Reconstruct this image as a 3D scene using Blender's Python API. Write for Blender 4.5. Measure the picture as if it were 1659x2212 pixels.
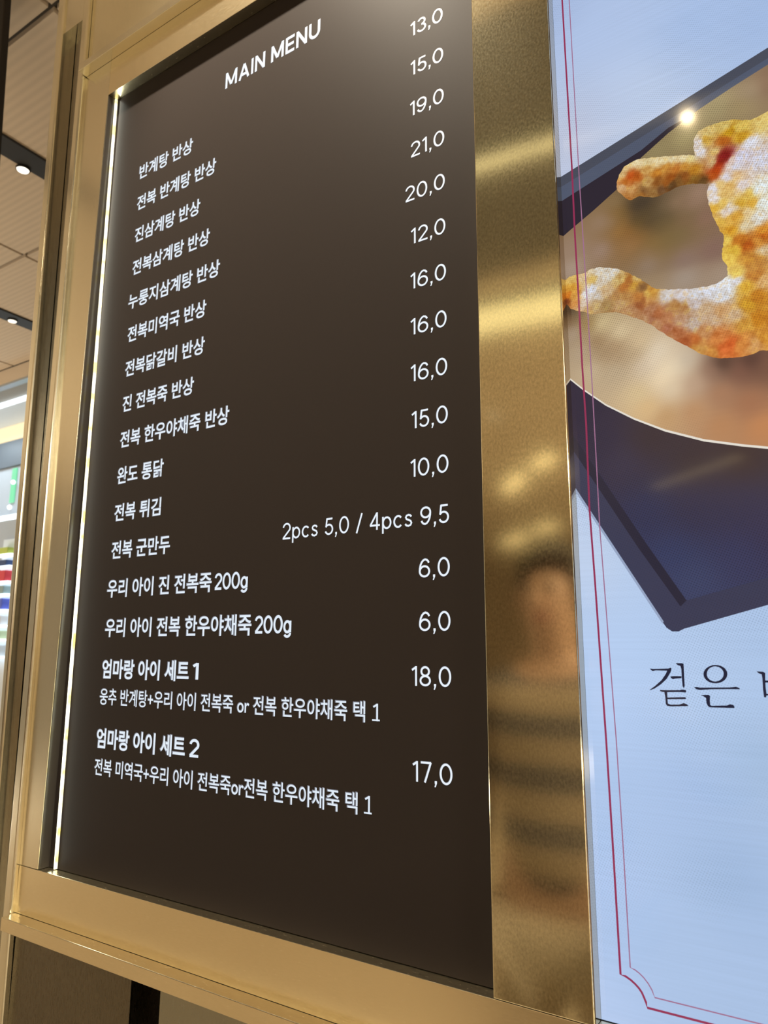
import bpy, bmesh, math, random
import numpy as np
from mathutils import Vector, Matrix, noise
from mathutils.geometry import delaunay_2d_cdt

for o in list(bpy.data.objects):
    bpy.data.objects.remove(o)
scn = bpy.context.scene
C = scn.collection
EYE = 1.5                      # height of the camera above the floor

# ------------------------------------------------------------------ camera
cam_d = bpy.data.cameras.new('camera')
cam = bpy.data.objects.new('camera', cam_d)
C.objects.link(cam)
RIGHT = Vector((0.8424378, 0.53877164, 0.00486543))
UP = Vector((0.09975114, -0.16483496, 0.98126405))
FWD = Vector((-0.52947923, 0.8261686, 0.19260629))
cam.matrix_world = Matrix(((RIGHT.x, UP.x, -FWD.x, 0.0),
                           (RIGHT.y, UP.y, -FWD.y, -0.70),
                           (RIGHT.z, UP.z, -FWD.z, EYE),
                           (0, 0, 0, 1)))
cam_d.sensor_width = 36.0
cam_d.lens = 1542.99 / 2212 * 36.0
cam_d.clip_start = 0.02
cam_d.dof.use_dof = True
cam_d.dof.focus_distance = 0.86
cam_d.dof.aperture_fstop = 9.0
scn.camera = cam

# ------------------------------------------------------------------ exposure, world
vs = scn.view_settings
vs.view_transform = 'Standard'
vs.look = 'None'
vs.gamma = 1.0
vs.use_curve_mapping = False
vs.exposure = 0.0
scn.cycles.use_denoising = True
w = bpy.data.worlds.new('hall_ambient')
scn.world = w
w.use_nodes = True
bg = w.node_tree.nodes['Background']
bg.inputs[0].default_value = (1.0, 0.89, 0.74, 1)
bg.inputs[1].default_value = 0.66

# ------------------------------------------------------------------ hall lights, mostly added fill
def area(loc, size, power, col=(1.0, 0.84, 0.62), rot=(0, 0, 0)):  # unseen area light added to raise the level of light
    d = bpy.data.lights.new('fill_light', 'AREA')
    d.shape = 'SQUARE'
    d.size = size
    d.energy = power
    d.color = col
    o = bpy.data.objects.new('fill_light', d)
    o.location = loc
    o.rotation_euler = rot
    C.objects.link(o)

def spot(loc, target, power, angle=1.2, col=(1.0, 0.80, 0.55), rad=0.03):
    d = bpy.data.lights.new('spot_light', 'SPOT')
    d.energy = power
    d.spot_size = angle
    d.spot_blend = 0.8
    d.color = col
    d.shadow_soft_size = rad
    o = bpy.data.objects.new('spot_light', d)
    o.location = loc
    dirv = Vector(target) - Vector(loc)
    o.rotation_euler = dirv.to_track_quat('-Z', 'Y').to_euler()
    C.objects.link(o)

WARM = (1.0, 0.88, 0.70)
area((3.4, -1.5, EYE + 1.85), 1.0, 130, WARM)
area((2.4, -6.0, EYE + 1.85), 1.0, 130, WARM)
area((-7.2, -1.2, EYE + 1.85), 1.0, 60, WARM)
area((-6.2, -1.2, 0.30), 2.0, 115, WARM, rot=(math.pi, 0, 0))       # added unseen fill, shines up to brighten the concourse ceiling
spot((-0.76, -0.42, EYE + 1.86), (-0.66, 0.0, EYE + 0.78), 400, 0.95, WARM, rad=0.03)  # wall washer above the sign
area((2.8, -7.5, 0.3), 2.0, 130, WARM, rot=(math.pi, 0, 0))        # added upward fill, out of view, for a brighter rear ceiling
spot((1.3, -0.22, EYE + 1.84), (-0.62, -1.05, 1.0), 220, 0.6, WARM, rad=0.04)  # added unseen spot that brightens the photographer's mirrored figure

# ------------------------------------------------------------------ helpers
def lin(c):
    c = c / 255.0
    return c / 12.92 if c <= 0.04045 else ((c + 0.055) / 1.055) ** 2.4

def rgb(r, g, b):
    return (lin(r), lin(g), lin(b), 1.0)

def put(name, me, mat=None, parent=None, loc=None):
    o = bpy.data.objects.new(name, me)
    C.objects.link(o)
    if mat is not None:
        me.materials.append(mat)
    if parent is not None:
        o.parent = parent
    if loc is not None:
        o.location = loc
    return o

def empty(name, loc, label, cat, group=None):
    o = bpy.data.objects.new(name, None)
    C.objects.link(o)
    o.empty_display_size = 0.05
    o.location = loc
    tag(o, label, cat, group)
    return o

def tag(o, label, cat, group=None, kind=None):
    o['label'] = label
    o['category'] = cat
    if group:
        o['group'] = group
    if kind:
        o['kind'] = kind
    return o

def structure(o, label=None, cat=None):
    o['kind'] = 'structure'
    if label:
        o['label'] = label
        o['category'] = cat
    return o

def bm_box(bm, x0, x1, y0, y1, z0, z1, top=0.0, lean=None):
    """box; lean = (x0 at top, x1 at top) lets the sides run slightly out of plumb"""
    a0, a1 = (x0, x1) if lean is None else lean
    v = [bm.verts.new(p) for p in ((x0, y0, z0), (x1, y0, z0), (x1, y1, z0), (x0, y1, z0),
                                   (a0, y0, z1), (a1, y0, z1), (a1, y1, z1), (a0, y1, z1))]
    fs = [(0, 1, 5, 4), (1, 2, 6, 5), (2, 3, 7, 6), (3, 0, 4, 7), (4, 5, 6, 7), (3, 2, 1, 0)]
    return [bm.faces.new([v[i] for i in f]) for f in fs]

def finish(bm, name, mat, parent=None, bevel=0.0, seg=2, smooth=False, loc=None):
    if bevel > 0:
        bmesh.ops.bevel(bm, geom=bm.edges[:], offset=bevel, segments=seg, profile=0.5, affect='EDGES')
    bmesh.ops.recalc_face_normals(bm, faces=bm.faces[:])
    if smooth:
        for f in bm.faces:
            f.smooth = True
    me = bpy.data.meshes.new(name)
    bm.to_mesh(me)
    bm.free()
    return put(name, me, mat, parent, loc)

def box(name, x0, x1, y0, y1, z0, z1, mat, parent=None, bevel=0.0, lean=None, seg=2):
    bm = bmesh.new()
    bm_box(bm, x0, x1, y0, y1, z0, z1, lean=lean)
    return finish(bm, name, mat, parent, bevel, seg)

def lathe(name, prof, mat, parent=None, n=28, loc=None, axis='Z'):
    """profile [(r, h)...] turned about a vertical axis"""
    bm = bmesh.new()
    rings = []
    for r, h in prof:
        if r < 1e-6:
            rings.append([bm.verts.new((0, 0, h))])
        else:
            rings.append([bm.verts.new((r * math.cos(2 * math.pi * k / n), r * math.sin(2 * math.pi * k / n), h)) for k in range(n)])
    for a, b in zip(rings, rings[1:]):
        for k in range(n):
            k2 = (k + 1) % n
            if len(a) == 1 and len(b) == 1:
                continue
            if len(a) == 1:
                bm.faces.new((a[0], b[k], b[k2]))
            elif len(b) == 1:
                bm.faces.new((a[k], b[0], a[k2]))
            else:
                bm.faces.new((a[k], b[k], b[k2], a[k2]))
    return finish(bm, name, mat, parent, smooth=True, loc=loc)

# ------------------------------------------------------------------ materials
def new_mat(name):
    m = bpy.data.materials.new(name)
    m.use_nodes = True
    nt = m.node_tree
    return m, nt, nt.nodes['Principled BSDF']

def simple(name, col, rough=0.5, metal=0.0, emit=None, strength=0.0, spec=0.5, var=0.06, scale=60):
    m, nt, p = new_mat(name)
    tc = nt.nodes.new('ShaderNodeTexCoord')
    nz = nt.nodes.new('ShaderNodeTexNoise')
    nz.inputs['Scale'].default_value = scale
    nz.inputs['Detail'].default_value = 3
    nt.links.new(tc.outputs['Object'], nz.inputs['Vector'])
    mix = nt.nodes.new('ShaderNodeMix')
    mix.data_type = 'RGBA'
    mix.inputs['A'].default_value = tuple(c * (1 - var) for c in col[:3]) + (1,)
    mix.inputs['B'].default_value = tuple(min(1, c * (1 + var)) for c in col[:3]) + (1,)
    nt.links.new(nz.outputs['Fac'], mix.inputs['Factor'])
    nt.links.new(mix.outputs['Result'], p.inputs['Base Color'])
    p.inputs['Roughness'].default_value = rough
    p.inputs['Metallic'].default_value = metal
    p.inputs['Specular IOR Level'].default_value = spec
    if emit is not None:
        p.inputs['Emission Color'].default_value = emit
        p.inputs['Emission Strength'].default_value = strength
    return m

def brass(name, col, rough, grain=0.10, stretch=(1, 1, 1), scale=700, bump=0.02):
    """satin champagne brass: fine hairline grain varies tone, gloss and relief"""
    m, nt, p = new_mat(name)
    tc = nt.nodes.new('ShaderNodeTexCoord')
    mp = nt.nodes.new('ShaderNodeMapping')
    mp.inputs['Scale'].default_value = stretch
    nt.links.new(tc.outputs['Object'], mp.inputs['Vector'])
    nz = nt.nodes.new('ShaderNodeTexNoise')
    nz.inputs['Scale'].default_value = scale
    nz.inputs['Detail'].default_value = 4
    nz.inputs['Roughness'].default_value = 0.7
    nt.links.new(mp.outputs['Vector'], nz.inputs['Vector'])
    big = nt.nodes.new('ShaderNodeTexNoise')
    big.inputs['Scale'].default_value = 9
    big.inputs['Detail'].default_value = 5
    nt.links.new(tc.outputs['Object'], big.inputs['Vector'])
    add = nt.nodes.new('ShaderNodeMath')
    add.operation = 'MULTIPLY_ADD'
    add.inputs[1].default_value = 0.35
    nt.links.new(big.outputs['Fac'], add.inputs[0])
    nt.links.new(nz.outputs['Fac'], add.inputs[2])
    mr = nt.nodes.new('ShaderNodeMapRange')
    mr.inputs['From Min'].default_value = 0.35
    mr.inputs['From Max'].default_value = 1.0
    mr.inputs['To Min'].default_value = 1 - grain
    mr.inputs['To Max'].default_value = 1 + grain
    nt.links.new(add.outputs[0], mr.inputs['Value'])
    vm = nt.nodes.new('ShaderNodeVectorMath')
    vm.operation = 'SCALE'
    vm.inputs[0].default_value = col[:3]
    nt.links.new(mr.outputs['Result'], vm.inputs['Scale'])
    nt.links.new(vm.outputs['Vector'], p.inputs['Base Color'])
    rr = nt.nodes.new('ShaderNodeMapRange')
    rr.inputs['From Min'].default_value = 0.3
    rr.inputs['From Max'].default_value = 0.7
    rr.inputs['To Min'].default_value = rough * 0.85
    rr.inputs['To Max'].default_value = rough * 1.15
    nt.links.new(nz.outputs['Fac'], rr.inputs['Value'])
    nt.links.new(rr.outputs['Result'], p.inputs['Roughness'])
    p.inputs['Metallic'].default_value = 1.0
    bp = nt.nodes.new('ShaderNodeBump')
    bp.inputs['Strength'].default_value = bump
    bp.inputs['Distance'].default_value = 0.001
    nt.links.new(nz.outputs['Fac'], bp.inputs['Height'])
    nt.links.new(bp.outputs['Normal'], p.inputs['Normal'])
    return m

BRASS = (0.80, 0.755, 0.53)
M_STILE = brass('satin_brass', BRASS, 0.10, 0.34, (1, 1, 0.6), 420, 0.004)
M_RAIL = brass('brushed_brass', (0.84, 0.75, 0.52), 0.24, 0.06, (0.15, 1, 1), 700, 0.0)
M_TRIM = brass('polished_brass', (0.80, 0.78, 0.64), 0.20, 0.04, (1, 1, 0.1), 500, 0.0)
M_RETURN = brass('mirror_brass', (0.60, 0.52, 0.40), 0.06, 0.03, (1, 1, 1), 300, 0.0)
M_CLAD = brass('cladding_brass', (0.86, 0.83, 0.64), 0.22, 0.08, (1, 1, 0.2), 500, 0.0)
M_CHANNEL = brass('dark_channel_brass', (0.26, 0.25, 0.225), 0.20, 0.10, (1, 1, 0.3), 500, 0.0)  # dark reflections of the channel brass put into its base colour
M_LEFTRET = simple('dark_return', (0.050, 0.045, 0.040), 0.22, spec=0.6)  # dark panel mirrored in the left return, put into its colour
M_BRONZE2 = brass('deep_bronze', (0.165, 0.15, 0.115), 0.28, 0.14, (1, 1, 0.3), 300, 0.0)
M_STILEL = brass('pale_brass', (0.80, 0.755, 0.585), 0.22, 0.06, (1, 1, 0.2), 600, 0.0)
M_DARK = simple('dark_recess', (0.050, 0.036, 0.026), 0.55)
M_PANEL = simple('black_brown_acrylic', (0.0245, 0.0203, 0.0185), 0.48, spec=0.018, var=0.05, scale=400)
M_CEIL = simple('cream_ceiling', (0.64, 0.54, 0.42), 0.8, var=0.03, scale=3)
def perforate(m):
    nt = m.node_tree
    p = nt.nodes['Principled BSDF']
    tc = nt.nodes.new('ShaderNodeTexCoord')
    wv = nt.nodes.new('ShaderNodeTexWave')
    wv.bands_direction = 'Y'
    wv.inputs['Scale'].default_value = 11.0
    nt.links.new(tc.outputs['Object'], wv.inputs['Vector'])
    src = p.inputs['Base Color'].links[0].from_socket
    mx = nt.nodes.new('ShaderNodeMix')
    mx.data_type = 'RGBA'
    mx.blend_type = 'MULTIPLY'
    mx.inputs['Factor'].default_value = 0.10
    nt.links.new(src, mx.inputs['A'])
    nt.links.new(wv.outputs['Color'], mx.inputs['B'])
    nt.links.new(mx.outputs['Result'], p.inputs['Base Color'])
M_TILE = simple('perforated_ceiling', (0.68, 0.57, 0.445), 0.8, var=0.03, scale=3)
perforate(M_TILE)
M_SEAM = simple('dark_seam', (0.05, 0.04, 0.03), 0.7)
M_BLACK = simple('matt_black', (0.012, 0.012, 0.012), 0.5)
M_FLOOR = simple('beige_floor', (0.68, 0.58, 0.44), 0.75, var=0.05, scale=2)
M_WALL = simple('tan_wall', (0.50, 0.40, 0.28), 0.7, var=0.04, scale=4)

def led_mat():
    m, nt, p = new_mat('led_strip_light')
    p.inputs['Base Color'].default_value = (0.6, 0.6, 0.5, 1)
    tc = nt.nodes.new('ShaderNodeTexCoord')
    mp = nt.nodes.new('ShaderNodeMapping')
    mp.inputs['Scale'].default_value = (0.0, 0.0, 34.0)
    nt.links.new(tc.outputs['Object'], mp.inputs['Vector'])
    wv = nt.nodes.new('ShaderNodeTexNoise')
    wv.inputs['Scale'].default_value = 1.0
    wv.inputs['Detail'].default_value = 2
    nt.links.new(mp.outputs['Vector'], wv.inputs['Vector'])
    cr = nt.nodes.new('ShaderNodeValToRGB')
    cr.color_ramp.elements[0].position = 0.41
    cr.color_ramp.elements[0].color = (1.0, 0.80, 0.10, 1)
    cr.color_ramp.elements[1].position = 0.55
    cr.color_ramp.elements[1].color = (0.98, 1.0, 0.90, 1)
    nt.links.new(wv.outputs['Fac'], cr.inputs['Fac'])
    nt.links.new(cr.outputs['Color'], p.inputs['Emission Color'])
    p.inputs['Emission Strength'].default_value = 1.25
    return m

def emission(name, col, strength, rough=0.4):
    m, nt, p = new_mat(name)
    tc = nt.nodes.new('ShaderNodeTexCoord')
    nz = nt.nodes.new('ShaderNodeTexNoise')
    nz.inputs['Scale'].default_value = 250
    nt.links.new(tc.outputs['Object'], nz.inputs['Vector'])
    mr = nt.nodes.new('ShaderNodeMapRange')
    mr.inputs['To Min'].default_value = strength * 0.97
    mr.inputs['To Max'].default_value = strength * 1.03
    nt.links.new(nz.outputs['Fac'], mr.inputs['Value'])
    nt.links.new(mr.outputs['Result'], p.inputs['Emission Strength'])
    p.inputs['Base Color'].default_value = (0.02, 0.02, 0.02, 1)
    p.inputs['Roughness'].default_value = rough
    p.inputs['Emission Color'].default_value = col
    return m

PITCH = 0.0034

def screen_mat(name, col=None, dots=0.25, lines=0.05, gain=1.0):
    """a lit display under glossy glass; its pixel grid shows as fine dots"""
    m, nt, p = new_mat(name)
    L = nt.links
    def math_(op, a, b=None):
        n = nt.nodes.new('ShaderNodeMath')
        n.operation = op
        for i, v in enumerate((a, b)):
            if v is None:
                continue
            if isinstance(v, (int, float)):
                n.inputs[i].default_value = v
            else:
                L.new(v, n.inputs[i])
        return n.outputs[0]
    p.inputs['Base Color'].default_value = (0.0, 0.0, 0.0, 1)
    p.inputs['Roughness'].default_value = 0.07
    p.inputs['Specular IOR Level'].default_value = 0.5
    if col is None:
        at = nt.nodes.new('ShaderNodeAttribute')
        at.attribute_name = 'picture'
        L.new(at.outputs['Color'], p.inputs['Emission Color'])
    else:
        p.inputs['Emission Color'].default_value = col
    tc = nt.nodes.new('ShaderNodeTexCoord')
    sp = nt.nodes.new('ShaderNodeSeparateXYZ')
    L.new(tc.outputs['Object'], sp.inputs[0])
    k = 2 * math.pi / PITCH
    u = math_('ADD', sp.outputs['X'], math_('MULTIPLY', sp.outputs['Z'], 0.35))
    v = math_('SUBTRACT', sp.outputs['Z'], math_('MULTIPLY', sp.outputs['X'], 0.35))
    s1 = math_('SINE', math_('MULTIPLY', u, k))
    s2 = math_('SINE', math_('MULTIPLY', v, k))
    dot = math_('POWER', math_('MAXIMUM', math_('MULTIPLY', s1, s2), 0.0), 1.2)
    nz = nt.nodes.new('ShaderNodeTexNoise')
    nz.inputs['Scale'].default_value = 7
    nz.inputs['Detail'].default_value = 1
    L.new(tc.outputs['Object'], nz.inputs['Vector'])
    mk = nt.nodes.new('ShaderNodeMapRange')
    mk.inputs['From Min'].default_value = 0.40
    mk.inputs['From Max'].default_value = 0.62
    L.new(nz.outputs['Fac'], mk.inputs['Value'])
    mp = nt.nodes.new('ShaderNodeMapping')
    mp.inputs['Scale'].default_value = (6, 6, 420)
    L.new(tc.outputs['Object'], mp.inputs['Vector'])
    n2 = nt.nodes.new('ShaderNodeTexNoise')
    n2.inputs['Scale'].default_value = 1.0
    n2.inputs['Detail'].default_value = 2
    L.new(mp.outputs['Vector'], n2.inputs['Vector'])
    a = math_('MULTIPLY', math_('MULTIPLY', dot, mk.outputs['Result']), -dots)
    b = math_('MULTIPLY', math_('SUBTRACT', n2.outputs['Fac'], 0.5), lines)
    st = math_('MULTIPLY', math_('ADD', math_('ADD', a, b), 1.0), gain)
    L.new(st, p.inputs['Emission Strength'])
    return m

# ------------------------------------------------------------------ picture tables (tenths of a millimetre on the screen)
TRAY_EDGE = [(-2313,5291),(3600,6965),(3600,6874),(-2236,5185),(-2319,5163)]
TRAY_RIM = [(-2319,5163),(-2236,5185),(3600,6874),(3600,6779),(-761,5507),(-1057,5440),(-1345,5290),(-2217,5014),(-2326,4978)]
TRAY_WALL = [(-2326,4978),(-2217,5014),(-1345,5290),(-1057,5440),(-761,5507),(3600,6779),(3600,6680),(-1066,5311),(-1641,4818),(-2171,4498),(-2349,4442)]
TRAY_FLOOR = [(-2307,3106),(-1903,2707),(-1457,2421),(-1043,2157),(3600,3012),(3600,1750),(-1234,488),(-1561,1051),(-2193,2191),(-2336,2455)]
TRAY_GROOVE = [(-2336,2455),(-2193,2191),(-1561,1051),(-1234,488),(-1291,434),(-1634,1006),(-2255,2125),(-2343,2292)]
TRAY_LIP = [(-2343,2292),(-2255,2125),(-1634,1006),(-1291,434),(-1234,488),(3600,1792),(3600,1592),(-1273,228),(-1324,203),(-1381,204),(-1428,239),(-1458,287),(-2255,1709),(-2360,1903)]
TRAY_SHINE = [(-2360,1923),(-2254,1729),(-1449,296),(-1463,278),(-2265,1700),(-2361,1882)]
PLATE = [(-2380,4481),(-2166,4610),(-1895,4759),(-1635,4917),(-1350,5202),(-1061,5376),(-760,5518),(-438,5629),(-100,5732),(250,5830),(700,5890),(1200,5880),(1700,5770),(2150,5530),(2500,5180),(2740,4720),(2830,4200),(2800,3650),(2640,3100),(2350,2620),(1950,2260),(1450,2010),(1000,1890),(600,1830),(200,1790),(-441,1834),(-641,1900),(-968,2001),(-1311,2155),(-1598,2325),(-1870,2524),(-2088,2729),(-2250,2903),(-2436,3135)]
PLATE_RIM = [(-2436,3135),(-2249,2913),(-2087,2739),(-1870,2534),(-1597,2335),(-1310,2165),(-967,2010),(-641,1909),(-440,1856),(200,1812),(1000,1902),(1000,1880),(200,1790),(-441,1834),(-643,1887),(-969,1988),(-1312,2143),(-1598,2315),(-1871,2514),(-2088,2719),(-2250,2893),(-2437,3108)]
CHICKEN = [(-1615,5005),(-1591,5085),(-1525,5166),(-1404,5196),(-1225,5151),(-1097,5115),(-981,5073),(-884,5044),(-829,5010),(-833,5077),(-829,5134),(-830,5183),(-818,5216),(-770,5271),(-676,5290),(-560,5287),(-467,5267),(-374,5220),(-294,5190),(-248,5201),(150,5290),(420,5300),(700,5200),(930,4980),(1080,4650),(1120,4250),(1060,3800),(900,3400),(640,3080),(320,2880),(0,2790),(-250,2760),(-420,2783),(-472,2767),(-531,2758),(-598,2759),(-661,2764),(-749,2784),(-828,2809),(-900,2847),(-948,2882),(-987,2920),(-1025,2958),(-1092,3013),(-1162,3065),(-1219,3123),(-1273,3182),(-1336,3248),(-1404,3316),(-1474,3370),(-1550,3423),(-1622,3466),(-1687,3503),(-1762,3529),(-1834,3543),(-1907,3552),(-1981,3566),(-2029,3600),(-2079,3624),(-2133,3650),(-2188,3681),(-2217,3732),(-2260,3810),(-2273,3880),(-2263,3977),(-2229,4034),(-2186,4060),(-2134,4061),(-2083,4062),(-2032,4052),(-1991,4056),(-1965,4076),(-1930,4081),(-1880,4077),(-1821,4064),(-1753,4038),(-1687,4007),(-1626,3973),(-1571,3929),(-1517,3881),(-1459,3830),(-1407,3775),(-1351,3717),(-1326,3679),(-1293,3659),(-1220,3633),(-1129,3607),(-1038,3586),(-961,3569),(-884,3562),(-805,3553),(-733,3557),(-682,3577),(-634,3611),(-639,3628),(-626,3703),(-647,3754),(-668,3810),(-668,3855),(-656,3901),(-637,3980),(-639,4061),(-661,4099),(-675,4139),(-695,4212),(-718,4292),(-734,4369),(-741,4439),(-749,4509),(-744,4570),(-726,4641),(-772,4664),(-814,4680),(-869,4701),(-921,4716),(-979,4722),(-1029,4720),(-1089,4705),(-1154,4692),(-1205,4684),(-1256,4687),(-1319,4716),(-1392,4759),(-1431,4746),(-1470,4744),(-1526,4765),(-1571,4831),(-1612,4897),(-1623,4957)]
LINE_OUT = [(-2107,9900),(-2107,7635),(-2094,5359),(-2099,4587),(-2094,3824),(-2093,3021),(-2083,2335),(-2094,1451),(-2076,702),(-2062,-84),(-2048,-818),(-2037,-1854),(-2030,-2842),(-1986,-2847),(-1942,-2867),(-1904,-2892),(-1873,-2919),(-1851,-2947),(-1837,-2977),(-1820,-3017),(-1811,-3059),(3589,-3059)]
LINE_IN = [(-2024,9800),(-2024,7588),(-2018,5194),(-2012,4558),(-2003,3620),(-1999,2737),(-1998,1922),(-2000,1255),(-1979,364),(-1955,-710),(-1952,-816),(-1943,-1840),(-1940,-2765),(-1900,-2776),(-1865,-2794),(-1827,-2823),(-1790,-2863),(-1762,-2908),(-1742,-2962),(3100,-2962)]
GLYPHS = [[(-1602,-139),(-1568,-142),(-1437,-136),(-1415,-128),(-1408,-137),(-1417,-167),(-1457,-231),(-1514,-283),(-1570,-321),(-1617,-340),(-1615,-334),(-1560,-293),(-1502,-241),(-1463,-186),(-1448,-156),(-1551,-155),(-1578,-162),(-1595,-150)],[(-1370,-86),(-1315,-86),(-1300,-91),(-1303,-228),(-1304,-290),(-1314,-312),(-1323,-291),(-1324,-210),(-1323,-138),(-1330,-111),(-1352,-104)],[(-1425,-208),(-1394,-204),(-1325,-203),(-1327,-221),(-1378,-226),(-1404,-232),(-1419,-221)],[(-1525,-333),(-1473,-333),(-1350,-329),(-1332,-323),(-1298,-326),(-1294,-339),(-1299,-349),(-1360,-346),(-1461,-351),(-1501,-350),(-1523,-344)],[(-1487,-348),(-1461,-349),(-1462,-412),(-1462,-453),(-1438,-461),(-1359,-457),(-1323,-443),(-1292,-455),(-1288,-469),(-1439,-478),(-1469,-474),(-1481,-458),(-1481,-395)],[(-1464,-399),(-1354,-392),(-1307,-390),(-1298,-402),(-1312,-408),(-1461,-414)],[(-1226,-299),(-1202,-296),(-1172,-301),(-927,-292),(-878,-285),(-851,-295),(-848,-306),(-921,-307),(-1077,-313),(-1178,-322),(-1207,-317)],[(-1175,-366),(-1110,-362),(-1096,-370),(-1101,-416),(-1101,-451),(-1088,-457),(-964,-449),(-939,-437),(-911,-443),(-902,-462),(-909,-469),(-1102,-472),(-1121,-461),(-1131,-435),(-1131,-391),(-1149,-378)],[(-704,-149),(-653,-151),(-637,-161),(-641,-212),(-644,-280),(-642,-348),(-649,-369),(-664,-367),(-666,-298),(-663,-213),(-665,-174),(-686,-166)],[(-644,-225),(-544,-225),(-545,-240),(-644,-243)],[(-646,-338),(-555,-341),(-556,-356),(-644,-351)],[(-552,-147),(-526,-152),(-542,-369),(-561,-370)]]
RING = [[(-938,-177),(-942,-195),(-950,-212),(-963,-228),(-980,-241),(-999,-251),(-1021,-258),(-1043,-260),(-1065,-259),(-1086,-253),(-1104,-244),(-1119,-232),(-1130,-216),(-1136,-199),(-1137,-181),(-1133,-163),(-1124,-145),(-1111,-130),(-1094,-117),(-1074,-107),(-1053,-100),(-1030,-98),(-1008,-100),(-988,-105),(-970,-115),(-955,-127),(-945,-142),(-939,-159)],[(-969,-176),(-972,-191),(-978,-205),(-987,-217),(-999,-228),(-1013,-236),(-1028,-241),(-1043,-244),(-1059,-242),(-1073,-238),(-1086,-230),(-1096,-220),(-1104,-208),(-1108,-194),(-1108,-179),(-1105,-164),(-1099,-150),(-1090,-137),(-1078,-126),(-1064,-118),(-1049,-113),(-1033,-111),(-1018,-113),(-1003,-117),(-991,-125),(-981,-135),(-973,-148),(-969,-161)]]
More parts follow.
